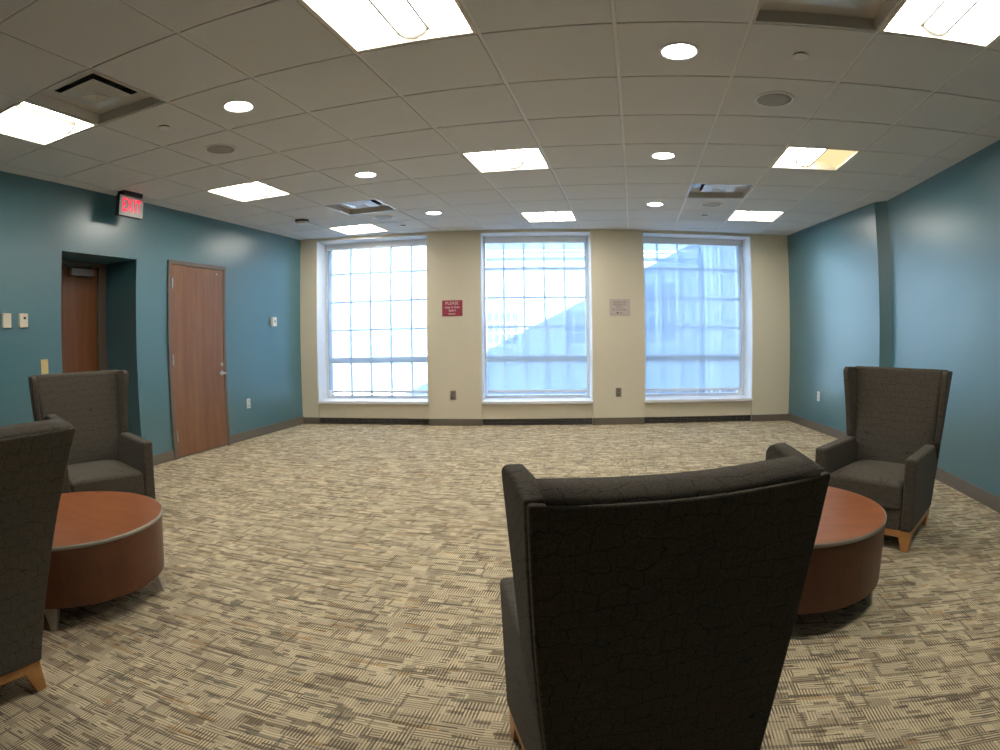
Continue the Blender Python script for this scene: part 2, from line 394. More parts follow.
# ------------------------------------------------------------------ windows, shades
PANE = [(-4.157, -2.672), (-1.955, -.573), (.196, 1.628)]
STEP = [.2985, .2765, .2935]
FIRST = [-4.157, -1.955, .163]
NG = .40
ROWS = [2.452, 2.095, 1.689, 1.289]
for k, (a, b) in enumerate(OPEN):
    w = sroot(f'window_{k+1}', WB)
    p0 = FIRST[k]; p1 = p0+5*STEP[k]
    p0c, p1c = max(p0, a+.035), min(p1, b-.035)
    bm = BM()   # outer frame with thick lower rail
    box(bm, a+.012, p0c, NG-.035, NG+.045, ZS, ZH); box(bm, p1c, b-.012, NG-.035, NG+.045, ZS, ZH)
    box(bm, p0c, p1c, NG-.035, NG+.045, ROWS[0], ZH); box(bm, p0c, p1c, NG-.035, NG+.045, ZS, .365)
    obj('window_frame', bm, M['white_trim'], w)
    bm = BM(); box(bm, p0c, p1c, NG-.03, NG+.03, .818, .903); obj('meeting_rail', bm, M['white_trim'], w)
    bm = BM()
    for i in range(1, 5): box(bm, p0+i*STEP[k]-.014, p0+i*STEP[k]+.014, NG-.012, NG+.012, .365, ROWS[0])
    for z in ROWS[1:]: box(bm, p0c, p1c, NG-.0115, NG+.0115, z-.014, z+.014)
    obj('muntin_grid', bm, M['white_trim'], w)
    bm = BM(); box(bm, p0c, p1c, NG-.003, NG+.003, .365, ROWS[0]); obj('window_pane', bm, M['glass'], w)
    bm = BM()   # reveal lining
    box(bm, a, a+.012, .004, .49, ZS, ZH); box(bm, b-.012, b, .004, .49, ZS, ZH); box(bm, a, b, .004, .49, ZH-.012, ZH)
    obj('window_lining', bm, M['white_trim'], w)
    bm = BM(); box(bm, a-.002, b+.002, -.022, .47, ZS-.034, ZS+.006); obj('window_sill', bm, M['ivory'] if False else M['white_trim'], w, bevel=.006, seg=2)
    # roller shade
    nm = ['left', 'middle', 'right'][k]
    look = ['translucent pale roller shade drawn down over the blown-out left window',
            'translucent pale roller shade over the middle window with a diagonal shadow behind it',
            'translucent bluish roller shade over the right window beside the teal wall'][k]
    s = thing('roller_shade', look, 'roller shade', WB, 'roller shades in the three windows')
    a2, b2 = a+.030, b-.030
    bm = BM(); box(bm, a2, b2, .300, .312, 2.440, 2.528); box(bm, a2, b2, .312, .365, 2.516, 2.528)
    obj('shade_fascia', bm, M['white_trim'], s, bevel=.002, seg=1)
    bm = BM(); box(bm, a2-.008, a2, .296, .365, 2.436, 2.528); obj('end_bracket', bm, M['alu'], s)
    bm = BM(); box(bm, b2, b2+.008, .296, .365, 2.436, 2.528); obj('end_bracket', bm, M['alu'], s)
    bm = BM(); box(bm, a+.052, b-.052, .331, .3325, .425, 2.515); obj('shade_cloth', bm, M['shade'], s)
    bm = BM(); box(bm, a+.050, b-.050, .324, .340, .402, .438); obj('hem_bar', bm, M['white_trim'], s, bevel=.003, seg=2)

# ------------------------------------------------------------------ doors
d1 = sroot('door_1')
bm = BM()
box(bm, XL-.001, XL+.022, DF0, DF0+.046, 0, DFH); box(bm, XL-.001, XL+.022, DF1-.046, DF1, 0, DFH); box(bm, XL-.001, XL+.022, DF0+.046, DF1-.046, DFH-.042, DFH)
obj('door_frame', bm, M['frame'], d1, bevel=.003, seg=2)
leaf = bxo('door_leaf', (XL, XL+.016, DF0+.049, DF1-.049, .012, DFH-.045), M['door'], d1, bevel=.002, seg=1)
for z in (1.80, 1.02, .235):
    bm = BM(); lathe(bm, [(.008, z-.055), (.008, z+.055)], 12, XL+.028, DF0+.049); box(bm, XL+.0155, XL+.0185, DF0+.049, DF0+.075, z-.055, z+.055)
    obj('door_hinge', bm, M['steel'], d1, smooth=False)
bm = BM()
hy = DF1-.095
R90 = Matrix.Translation((XL+.016, hy, .93)) @ Matrix.Rotation(PI/2, 4, 'Y')
lathe(bm, [(.021, 0), (.021, .012), (.016, .018)], 24); 
obj('lock_cylinder', bm, M['steel'], d1, smooth=False).matrix_local = R90
bm = BM(); lathe(bm, [(.027, 0), (.027, .010), (.012, .014), (.011, .060)], 24)
rose = obj('door_handle', bm, M['steel'], d1); rose.matrix_local = Matrix.Translation((XL+.016, hy, .832)) @ Matrix.Rotation(PI/2, 4, 'Y')
bm = BM(); box(bm, -.009, .009, -.105, .010, .052, .068); obj('lever', bm, M['steel'], rose, bevel=.006)
for yy in (DF0+.175, DF1-.17):
    bm = BM(); lathe(bm, [(.009, 0), (.009, .004), (.005, .008)], 16)
    obj('coat_pin', bm, M['steel'], d1).matrix_local = Matrix.Translation((XL+.016, yy, 1.945)) @ Matrix.Rotation(PI/2, 4, 'Y')
# recessed door in the alcove
d2 = sroot('door_2')
XA = XL-AD-.06
bm = BM()
box(bm, XA, XA+.055, A1-.115, A1-.002, 0, AH-.002); box(bm, XA, XA+.055, A0+.002, A1-.115, AH-.04, AH-.002)
obj('door_frame', bm, M['frame'], d2, bevel=.003, seg=2)
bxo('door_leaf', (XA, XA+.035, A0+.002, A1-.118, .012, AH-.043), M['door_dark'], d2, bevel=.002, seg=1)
cz = bxo('door_closer', (XA+.035, XA+.10, 3.665, 3.955, 1.858, 1.932), M['closer'], d2, bevel=.008, smooth=True)
bm = BM(); box(bm, XA+.06, XA+.085, 3.60, 3.93, 1.945, 1.963); box(bm, XA+.062, XA+.083, 3.89, 3.915, 1.932, 1.946)
obj('closer_arm', bm, M['dark_grey'], cz)

# ------------------------------------------------------------------ troffers, downlights, ceiling devices
def cell(i, j): return GX+(i+.5)*T, GY+(j+.5)*T
row_n = {-1: 'front row nearest the camera', 3: 'middle row', 7: 'back row by the windows'}
col_n = {-6: 'left', -2: 'centre', 2: 'right'}
for (i, j) in LIGHTS:
    cx, cy = cell(i, j)
    dim = (i, j) == (2, 3)
    lab = f'square recessed ceiling light, {col_n[i]} one of the {row_n[j]}'
    if dim: lab = 'square recessed ceiling light with one yellow dimmed half, right one of the middle row'
    t = thing('ceiling_light', lab, 'ceiling light', Matrix.Translation((cx, cy, ZC)), 'recessed square ceiling lights')
    h = T/2-.006
    bm = BM()   # frame flange + pan
    for s in (-1, 1):
        box(bm, min(s*h, s*(h-.016)), max(s*h, s*(h-.016)), -h, h, -.001, .010); box(bm, -h+.016, h-.016, min(s*h, s*(h-.016)), max(s*h, s*(h-.016)), -.001, .010)
        box(bm, min(s*(h-.012), s*(h-.016)), max(s*(h-.012), s*(h-.016)), -h+.012, h-.012, .010, .10); box(bm, -h+.016, h-.016, min(s*(h-.012), s*(h-.016)), max(s*(h-.012), s*(h-.016)), .010, .10)
    box(bm, -h+.012, h-.012, -h+.012, h-.012, .10, .106)
    obj('light_frame', bm, M['troffer'], t)
    hh = h-.017
    for s in (-1, 1):
        bm = BM(); n = 10; ra = []; rb = []
        for q in range(n+1):
            u = q/n; x = s*(hh-(hh-.075)*u); z = .016+.070*math.sin(u*PI*.5)
            ra.append([(x, -hh, z), (x, hh, z)]); rb.append([(x, -hh, z+.004), (x, hh, z+.004)])
        grid_shell(bm, ra, rb)
        obj('light_diffuser', bm, M['lamp_warm'] if (dim and s == 1) else M['lamp'], t, smooth=False)
        # curved end plates of the reflector
        for e in (-1, 1):
            bm = BM(); pts = [(s*(hh-(hh-.075)*q/8), .016+.070*math.sin(q/8*PI*.5)) for q in range(9)]
            pr = [(x, z) for x, z in pts] + [(s*.075, .014), (s*hh, .012)]
            va = [bm.verts.new((x, e*(hh-.001), z)) for x, z in pr]; vb = [bm.verts.new((x, e*(hh-.004), z)) for x, z in pr]
            bm.faces.new(va); bm.faces.new(vb[::-1])
            for q in range(len(pr)): bm.faces.new((va[q], va[(q+1) % len(pr)], vb[(q+1) % len(pr)], vb[q]))
            obj('end_plate', bm, M['troffer'], t)
    bm = BM(); n = 12; ra = []; rb = []     # centre basket, half round, hanging between the wings
    for q in range(n+1):
        an = PI*q/n; x = -.068*math.cos(an); z = .066-.046*math.sin(an)
        ra.append([(x, -hh+.012, z), (x, hh-.012, z)]); rb.append([(x*.95, -hh+.012, z+.003), (x*.95, hh-.012, z+.003)])
    grid_shell(bm, ra, rb); obj('lamp_basket', bm, M['lamp_edge'], t, smooth=False)
    bm = BM()
    for s in (-1, 1): box(bm, s*.074-.005, s*.074+.005, -hh+.004, hh-.004, .046, .070)
    for e in (-1, 1):
        for q in range(n):
            a0, a1 = PI*q/n, PI*(q+1)/n
            p = [(-.080*math.cos(a), .068-.062*math.sin(a)) for a in (a0, a1)] + [(-.068*math.cos(a), .068-.046*math.sin(a)) for a in (a1, a0)]
            yy = (hh-.014) if e > 0 else -(hh-.008)
            va = [bm.verts.new((x, yy, z)) for x, z in p]; vb = [bm.verts.new((x, yy+.006, z)) for x, z in p]
            bm.faces.new(va); bm.faces.new(vb[::-1])
            for r in range(4): bm.faces.new((va[r], va[(r+1) % 4], vb[(r+1) % 4], vb[r]))
    obj('basket_rim', bm, M['rim'], t)

DL = [(0, 0, 'right of centre, nearest the camera'), (0, 3, 'right of centre, second from the camera'), (0, 6, 'right of centre, nearest the windows'),
      (-4, 0, 'on the left side, nearest the camera'), (-4, 3, 'on the left side, second from the camera'), (-4, 6, 'on the left side, nearest the windows')]
for i, j, w in DL:
    cx, cy = cell(i, j)
    t = thing('downlight', f'round recessed downlight {w}', 'downlight', Matrix.Translation((cx, cy, ZC)), 'round ceiling downlights')
    bm = BM(); lathe(bm, [(.100, .0005), (.100, -.004), (.088, -.006), (.080, .0005), (.080, .004), (.10, .004)], 40, cap0=False, cap1=False); obj('trim_ring', bm, M['white'], t, smooth=False)
    bm = BM(); lathe(bm, [(.0795, -.0012), (.0795, .003)], 40); obj('lamp_lens', bm, M['downlight'], t)
SP = [(-5, 1, 'on the left, nearest the camera'), (1, 1, 'on the right, nearest the camera'), (1, 6, 'beyond the right-hand air vent'), (-5, 6, 'beyond the left-hand far air vent')]
for i, j, w in SP:
    cx, cy = cell(i, j)
    t = thing('ceiling_speaker', f'round grey ceiling speaker {w}', 'speaker', Matrix.Translation((cx, cy, ZC)), 'round ceiling speakers')
    bm = BM(); lathe(bm, [(.122, .001), (.122, -.006), (.112, -.009), (.104, -.006), (.104, .002)], 48, cap0=False, cap1=False); obj('trim_ring', bm, M['grid'], t)
    bm = BM(); lathe(bm, [(.1035, .0015), (.1035, -.004), (.07, -.008), (.03, -.0095), (.004, -.010)], 48); obj('speaker_grille', bm, M['speaker'], t, smooth=True)
SK = [(-5, 0, 'left of the near left downlight'), (1, 0, 'beside the near right-hand speaker'), (1, 7, 'left of the back right square light'), (-5, 7, 'right of the back left square light')]
for i, j, w in SK:
    cx, cy = cell(i, j)
    t = thing('sprinkler_cover', f'small round sprinkler cover plate {w}', 'sprinkler', Matrix.Translation((cx, cy, ZC)), 'sprinkler covers on the ceiling')
    bm = BM(); lathe(bm, [(.034, .012), (.034, -.010)], 32, cap1=False); obj('retainer', bm, M['dark_grey'], t)
    bm = BM(); lathe(bm, [(.041, -.009), (.042, -.011), (.040, -.0125), (.004, -.013)], 32); obj('cover_plate', bm, M['grid'], t)
# smoke detector
sx, sy = GX-5.98*T, GY+5.93*T
t = thing('smoke_detector', 'dark based smoke detector on the ceiling near the left wall', 'smoke detector', Matrix.Translation((sx, sy, ZC)))
bm = BM(); lathe(bm, [(.082, .001), (.082, -.018), (.076, -.022)], 32); obj('detector_base', bm, M['dark_grey'], t)
bm = BM(); lathe(bm, [(.070, -.021), (.068, -.040), (.045, -.052), (.01, -.054)], 32); obj('detector_head', bm, M['white'], t, smooth=False)
# air vents
VL = {(-5, -1): 'at the near left beside a square light', (-5, 5): 'at the far left near the windows', (1, 5): 'at the far right near the windows', (1, -1): 'at the top edge beside the near right square light'}
for (i, j) in VENTS:
    cx, cy = cell(i, j)
    t = thing('air_vent', f'square four-way ceiling air vent {VL[(i, j)]}', 'air vent', Matrix.Translation((cx, cy, ZC)), 'square ceiling air vents')
    h = T/2-.004
    def ring(bm, o, zo, n, zi, th=.003):
        P = [(-1, -1), (1, -1), (1, 1), (-1, 1)]
        ao = [bm.verts.new((x*o, y*o, zo)) for x, y in P]; ai = [bm.verts.new((x*n, y*n, zi)) for x, y in P]
        bo = [bm.verts.new((x*o, y*o, zo+th)) for x, y in P]; bi = [bm.verts.new((x*n, y*n, zi+th)) for x, y in P]
        for q in range(4):
            r = (q+1) % 4
            bm.faces.new((ao[q], ao[r], ai[r], ai[q])); bm.faces.new((bo[q], bi[q], bi[r], bo[r]))
            bm.faces.new((ao[q], bo[q], bo[r], ao[r])); bm.faces.new((ai[q], ai[r], bi[r], bi[q]))
    bm = BM(); ring(bm, h, .0005, h-.012, .0005); ring(bm, h-.012, .0005, h-.014, .060); ring(bm, h-.014, .060, .178, .054); obj('vent_frame', bm, M['diff_metal'], t)
    bm = BM(); ring(bm, .1775, .0555, .176, .112); obj('vent_throat', bm, M['dark_grey'], t)  # slot walls coloured dark to stand in for the shade inside
    bm = BM(); ring(bm, .160, .030, .070, .016)
    P = [(-.070, -.070), (.070, -.070), (.070, .070), (-.070, .070)]
    for q in range(4):
        a, b = P[q], P[(q+1) % 4]
        bm.faces.new([bm.verts.new((a[0], a[1], .016)), bm.verts.new((b[0], b[1], .016)), bm.verts.new((0, 0, .034))])
    obj('vent_core', bm, M['diff_metal'], t)
    bm = BM(); box(bm, -.20, .20, -.20, .20, .115, .12); obj('duct_plate', bm, M['dark_grey'], t)

# exit sign hung from the ceiling by the left wall
ex = thing('exit_sign', 'red lettered exit sign hanging from the ceiling by the left wall', 'exit sign', Matrix.Translation((-4.245, 3.865, 0)))
bxo('sign_housing', (-.028, .016, -.158, .158, 2.345, 2.535), M['black'], ex, bevel=.004)
bxo('sign_face', (.0165, .022, -.150, .158, 2.349, 2.533), M['exit_face'], ex, bevel=.002, seg=1)
bxo('ceiling_canopy', (-.05, .045, -.125, .125, 2.533, ZC+.0015), M['black'], ex, bevel=.006)
RY = Matrix(((0, 0, 1, 0), (1, 0, 0, 0), (0, 1, 0, 0), (0, 0, 0, 1)))     # text x -> +y, text y -> +z, normal +x
text_mesh('exit_lettering', 'EXIT', .168, M['exit_red'], ex, Matrix.Translation((.0225, .004, 2.443)) @ RY, width=.238, bold=.0045)

# ------------------------------------------------------------------ wall devices
LW = Matrix(((0, 0, 1, XL), (1, 0, 0, 0), (0, 1, 0, 0), (0, 0, 0, 1)))     # local x->y, y->z, z->+x out of the wall
def on_left(y, z): return Matrix.Translation((0, y, z)) @ LW
BWALL = WB @ Matrix(((1, 0, 0, 0), (0, 0, -1, 0), (0, 1, 0, 0), (0, 0, 0, 1)))   # local x->s, y->z, z-> into the room
def on_back(s, z): return WB @ Matrix.Translation((s, 0, z)) @ Matrix(((1, 0, 0, 0), (0, 0, -1, 0), (0, 1, 0, 0), (0, 0, 0, 1)))
dd = Vector((corner.x-KX, corner.y-KY, 0)).normalized()
def on_far_right(f, z):
    p = Vector((KX, KY, z)).lerp(Vector((corner.x, corner.y, z)), f)
    n = Vector((-dd.y, dd.x, 0))
    return Matrix(((-dd.x, 0, n.x, p.x), (-dd.y, 0, n.y, p.y), (0, 1, 0, p.z), (0, 0, 0, 1)))
def plate(name, lab, cat, mw, w, h, mat, th=.006, group=None):
    t = thing(name, lab, cat, mw, group)
    bxo('cover_plate', (-w/2, w/2, -h/2, h/2, 0, th), mat, t, bevel=.002, seg=2); return t
def outlet(lab, mw, mat, mat2, group):
    t = plate('power_outlet', lab, 'outlet', mw, .074, .118, mat, group=group)
    for s in (-1, 1):
        r = bxo('socket', (-.017, .017, s*.026-.016, s*.026+.016, .005, .009), mat2, t, bevel=.006, seg=2)
        bm = BM(); box(bm, -.008, -.005, s*.026-.006, s*.026+.007, .0085, .0094); box(bm, .005, .008, s*.026-.006, s*.026+.007, .0085, .0094)
        obj('slot', bm, M['black'], r)
    return t
t = thing('wall_sensor', 'blank ivory sensor box on the left wall, nearer the picture edge', 'wall sensor', on_left(2.660, 1.419))
bxo('sensor_body', (-.040, .040, -.056, .056, -.004, .026), M['ivory'], t, bevel=.005, smooth=True)
t = thing('thermostat', 'ivory thermostat with a small dark display on the left wall', 'thermostat', on_left(2.826, 1.418))
bxo('thermostat_body', (-.042, .042, -.056, .056, -.004, .026), M['ivory'], t, bevel=.005, smooth=True)
bxo('display', (-.006, .018, .010, .030, .0255, .0275), M['dark_grey'], t)
bxo('dial', (.014, .026, -.008, .010, .0255, .031), M['white'], t, bevel=.002)
t = plate('light_switch', 'almond light switch plate above the far left armchair', 'light switch', on_left(3.041, 1.045), .074, .118, M['almond'])
bxo('rocker', (-.017, .017, -.034, .034, .0055, .010), M['almond'], t, bevel=.002)
t = thing('wall_control', 'small white control box on the blue lit stretch right of the door', 'wall control', on_left(6.625, 1.419))
bxo('control_body', (-.045, .045, -.058, .058, 0, .045), M['white'], t, bevel=.004)
bxo('control_button', (-.014, .014, -.012, .018, .0445, .048), M['band'], t, bevel=.003)
outlet('white power outlet low on the left wall, right of the door', on_left(6.035, .430), M['white'], M['ivory'], 'wall outlets')
outlet('grey power outlet on the pier between the left and middle windows', on_back(-2.334, .405), M['grey_plate'], M['base'], 'wall outlets')
outlet('grey power outlet on the pier between the middle and right windows', on_back(-.170, .425), M['grey_plate'], M['base'], 'wall outlets')
outlet('white power outlet low on the right teal wall beyond the armchair', on_far_right(.60, .435), M['white'], M['ivory'], 'wall outlets')

# signs on the piers
t = thing('wall_sign', 'red wall sign with white lettering on the pier left of the middle window', 'sign', on_back(-2.332, 1.541))
bxo('sign_board', (-.134, .134, -.104, .104, 0, .004), M['red'], t)
text_mesh('sign_text', 'PLEASE', .056, M['pink'], t, Matrix.Translation((-.004, .064, .0043)), width=.172)
text_mesh('sign_text', 'stay 6 feet', .046, M['pink'], t, Matrix.Translation((0, .013, .0043)), width=.195)
text_mesh('sign_text', 'apart', .046, M['pink'], t, Matrix.Translation((0, -.027, .0043)), width=.098)
bm = BM(); box(bm, -.046, -.026, -.082, -.068, .004, .0046); box(bm, -.02, .042, -.079, -.071, .004, .0046); obj('sign_emblem', bm, M['pink'], t)
t = thing('notice_sign', 'pale notice sign in a clear holder on the pier left of the right window', 'sign', on_back(-.146, 1.540))
bxo('sign_holder', (-.138, .138, -.108, .108, 0, .005), M['paper'], t, bevel=.004)
for z, wd, hh in ((.062, .170, .030), (.030, .165, .026), (-.002, .100, .022), (-.036, .190, .026)):
    s = {.062: 'CAPACITY HAS', .030: 'DECREASED TO', -.002: 'CREATE 6', -.036: 'FEET OF DISTANCING'}[z]
    text_mesh('sign_text', s, hh*1.25, M['ink'], t, Matrix.Translation((-.005, z, .0053)), width=wd)
bm = BM(); prism(bm, [(-.042, -.066), (-.020, -.066), (-.022, -.082), (-.031, -.092), (-.040, -.082)], .005, .0058); obj('sign_emblem', bm, M['ink_dark'], t)
bm = BM(); box(bm, -.010, .040, -.075, -.068, .005, .0056); box(bm, -.010, .030, -.086, -.080, .005, .0056); obj('sign_text', bm, M['band'], t)

# ------------------------------------------------------------------ wingback armchairs
def lerp(a, b, t): return a+(b-a)*t
def build_chair(label, x, y, heading, S, Tp, A, B, Mm, Cc, dip=0.004):
    """S rear top corner, Tp wing tip, A arm front top, B front bottom, Mm rear middle, Cc rear bottom: (half width, depth, height)"""
    mw = Matrix.Translation((x, y, 0)) @ Matrix.Rotation(math.radians(heading), 4, 'Z')
    t = thing('wingback_armchair', label, 'armchair', mw, 'wingback armchairs around the two round tables')
    z0 = Cc[2]
    def rear(z):      # (half width, y) of the rear edge at height z, through Cc, Mm, S
        p = [Cc, Mm, S]
        # quadratic through three heights for a soft curve
        def q(i):
            a, b, c = [(k[2], k[i]) for k in p]
            l0 = (z-b[0])*(z-c[0])/((a[0]-b[0])*(a[0]-c[0])); l1 = (z-a[0])*(z-c[0])/((b[0]-a[0])*(b[0]-c[0])); l2 = (z-a[0])*(z-b[0])/((c[0]-a[0])*(c[0]-b[0]))
            return a[1]*l0+b[1]*l1+c[1]*l2
        return q(0), q(1)
    zj = A[2]+.006                    # where the wing meets the arm at its front edge
    wj, yrj = rear(zj); wj = max(wj, A[0]+.012); yj = yrj+.150
    zr = A[2]-.13                     # where that seam reaches the back
    def front(z):                     # arm front edge
        f = (z-z0)/(A[2]-z0); return lerp(B[0], A[0], f), lerp(B[1], A[1], f)
    th_a, th_w = .075, .094
    for s in (-1, 1):
        # arm, full side from the base up
        bm = BM(); ra = []; rb = []
        cols = [0, .12, .27, .28, .45, .65, .85, 1.0]
        for k in range(7):
            b = k/6; o = []; i_ = []
            for a in cols:
                # top line: rises along the seam to the joint, then runs down to the front
                aj = .275
                ztop = lerp(zr, zj, a/aj) if a < aj else lerp(zj, A[2], (a-aj)/(1-aj))
                z = lerp(z0, ztop, b)
                wr, yr = rear(min(z, zj)); yr += .022; wf, yf = front(min(z, A[2]))
                yy = lerp(yr, yf, a); w = lerp(wr, wf, a)
                if s < 0 or True:
                    o.append((s*w, yy, z)); i_.append((s*(w-th_a), yy, z))
            ra.append(o); rb.append(i_)
        grid_shell(bm, ra, rb); obj('arm', bm, M['fabric'], t, smooth=True, bevel=.016, seg=3, angle=50)
        # wing
        bm = BM(); ra = []; rb = []
        n = 12
        for k in range(n+1):
            b = k/n; o = []; i_ = []
            for a in (0, .2, .4, .6, .8, .93, 1.0):
                zb = lerp(zr+.004, zj+.004, a)
                ztop = lerp(S[2], Tp[2], min(a/.92, 1)**.9) - (0.030*((a-.8)/.2)**2 if a > .8 else 0)
                z = lerp(zb, ztop, b)
                wr, yr = rear(z); yr += .022
                f = max(0, min(1, (z-zj)/(Tp[2]-zj))); 
                dep = lerp(yj-yrj, Tp[1]-S[1]+.012, f**1.25) - .022
                w = lerp(wr, lerp(wj, Tp[0], f), a)
                yy = yr+dep*a
                o.append((s*w, yy, z)); i_.append((s*(w-lerp(.058, .036, a)), yy, z))
            ra.append(o); rb.append(i_)
        grid_shell(bm, ra, rb); obj('wing', bm, M['fabric'], t, smooth=True, bevel=.016, seg=3, angle=50)
    # outer back panel
    bm = BM(); ra = []; rb = []; n = 12; nx = 10
    for k in range(n+1):
        z = lerp(z0, S[2]-.002, k/n); w, yr = rear(z); o = []; i_ = []
        for j in range(nx+1):
            u = -1+2*j/nx; xx = u*(w-.003); bow = -.006*(1-u*u)
            zz = z-(dip*(1-u*u) if k == n else 0); o.append((xx, yr+bow, zz)); i_.append((xx, yr+.024, zz))
        ra.append(o); rb.append(i_)
    grid_shell(bm, ra, rb); obj('back_panel', bm, M['fabric'], t, smooth=True, bevel=.008, seg=2, angle=50)
    # inner back cushion with a rolled top
    bm = BM(); rings = []; nx = 14
    ztop = lerp(S[2], Tp[2], .55)+.005
    for j in range(nx+1):
        u = -1+2*j/nx; ring = []
        cr = 1-u**4
        pts = [(.024, .16), (.024, .40), (.024, .60), (.024, .80*S[2]), (.022, S[2]-.05), (.003, S[2]-.004),
               (.018, lerp(S[2], ztop, .36)), (.042, lerp(S[2], ztop, .78)), (.080, ztop+.004*cr), (.102, lerp(S[2], ztop, .6)), (.104, S[2]-.012), (.106, S[2]-.06),
               (.102+.014*cr, .80*S[2]), (.118+.022*cr, .60), (.145+.022*cr, .45), (.162, .34), (.120, .18)]
        for dy, z in pts:
            w, yr = rear(min(z, S[2])); xx = u*(w-.034)
            if z > S[2]-.03: z -= dip*(1-u*u)
            ring.append(bm.verts.new((xx, yr+dy, z)))
        rings.append(ring)
    for a, b in zip(rings, rings[1:]):
        for q in range(len(a)): bm.faces.new((a[q], a[(q+1) % len(a)], b[(q+1) % len(a)], b[q]))
    bm.faces.new(rings[0]); bm.faces.new(rings[-1][::-1])
    obj('backrest', bm, M['fabric'], t, smooth=True)
    # seat cushion: crowned, soft edges
    bm = BM(); ra = []; rb = []
    ny, nx = 10, 10
    _, yb = rear(.42); yb += .12
    for k in range(ny+1):
        v = k/ny; yy = lerp(yb, B[1]+.012, v); o = []; i_ = []
        for j in range(nx+1):
            u = -1+2*j/nx
            w = lerp(rear(.40)[0], front(.38)[0], min(1, v+.15))-th_a-.002
            xx = u*w
            crown = .034*(1-u**4)*(1-(2*v-1)**4)
            o.append((xx, yy, .385+crown)); i_.append((xx, yy, .235))
        ra.append(o); rb.append(i_)
    grid_shell(bm, ra, rb); obj('seat', bm, M['fabric'], t, smooth=True, bevel=.022, seg=4, angle=50)
    # front rail under the seat and the platform
    bm = BM(); w = B[0]-th_a-.001
    box(bm, -w, w, B[1]-.045, B[1]-.004, z0, .245); box(bm, -min(w, Cc[0]-th_a), min(w, Cc[0]-th_a), Cc[1]+.03, B[1]-.046, z0, .16)
    obj('front_rail', bm, M['fabric'], t, smooth=True, bevel=.008)
    # wooden base: rails and four tapered feet
    bm = BM(); i = .008; hr = .040
    P = [(-B[0]+i, B[1]-i), (B[0]-i, B[1]-i), (Cc[0]-i, Cc[1]+i+.006), (-Cc[0]+i, Cc[1]+i+.006)]
    Q = [(-B[0]+.04, B[1]-.04), (B[0]-.04, B[1]-.04), (Cc[0]-.04, Cc[1]+.045), (-Cc[0]+.04, Cc[1]+.045)]
    va = [bm.verts.new((a, b, z0-.001)) for a, b in P]; vb = [bm.verts.new((a, b, z0-.001)) for a, b in Q]
    vc = [bm.verts.new((a, b, z0-hr)) for a, b in P]; vd = [bm.verts.new((a, b, z0-hr)) for a, b in Q]
    for q in range(4):
        r = (q+1) % 4
        bm.faces.new((va[q], va[r], vb[r], vb[q])); bm.faces.new((vc[q], vd[q], vd[r], vc[r])); bm.faces.new((va[q], vc[q], vc[r], va[r])); bm.faces.new((vb[q], vb[r], vd[r], vd[q]))
    obj('base_frame', bm, M['honey'], t, bevel=.002, seg=1)
    for (cx, cy), sx, sy in ((P[0], 1, -1), (P[1], -1, -1), (P[2], -1, 1), (P[3], 1, 1)):
        bm = BM(); zt = z0-.002
        tp, bt = .072, .046
        top = [(cx, cy), (cx+sx*tp, cy), (cx+sx*tp, cy+sy*tp), (cx, cy+sy*tp)]; bot = [(cx+sx*.002, cy+sy*.002), (cx+sx*bt, cy+sy*.002), (cx+sx*bt, cy+sy*bt), (cx+sx*.002, cy+sy*bt)]
        a = [bm.verts.new((p[0], p[1], zt-.038)) for p in top]; b = [bm.verts.new((p[0], p[1], .001)) for p in bot]; c = [bm.verts.new((p[0]+sx*.001, p[1]+sy*.001, zt-.003)) for p in top]
        bm.faces.new(c); bm.faces.new(b[::-1])
        for q in range(4):
            r = (q+1) % 4; bm.faces.new((b[q], b[r], a[r], a[q])); bm.faces.new((a[q], a[r], c[r], c[q]))
        obj('leg', bm, M['honey'], t, bevel=.002, seg=1)
    return t
def sc_(k, *v): return [tuple(k*q for q in p) for p in v]
build_chair('dark wingback armchair seen from behind in the middle foreground', .037, 1.318, 22.5,
            *sc_(.931, (.351, -.276, .988), (.358, -.046, 1.026), (.286, .400, .564), (.278, .340, .118), (.315, -.240, .52), (.270, -.262, .120)), dip=.015)
build_chair('dark wingback armchair facing the camera beside the right teal wall', 1.637, 3.560, 138.6,
            *sc_(1.015, (.353, -.335, .970), (.360, -.105, .980), (.318, .414, .535), (.324, .367, .121), (.309, -.285, .52), (.287, -.273, .12)))
build_chair('dark wingback armchair facing the room in front of the left alcove', -3.391, 2.668, -114.6,
            *sc_(1.034, (.350, -.333, .975), (.354, -.119, .982), (.324, .400, .558), (.315, .370, .120), (.318, -.289, .52), (.270, -.270, .12)))
build_chair('dark wingback armchair seen from behind, cut off by the left edge', -2.150, .922, 80,
            *sc_(1.015, (.410, -.425, .930), (.412, -.210, .963), (.305, .385, .555), (.295, .355, .120), (.318, -.288, .52), (.200, -.232, .121)))

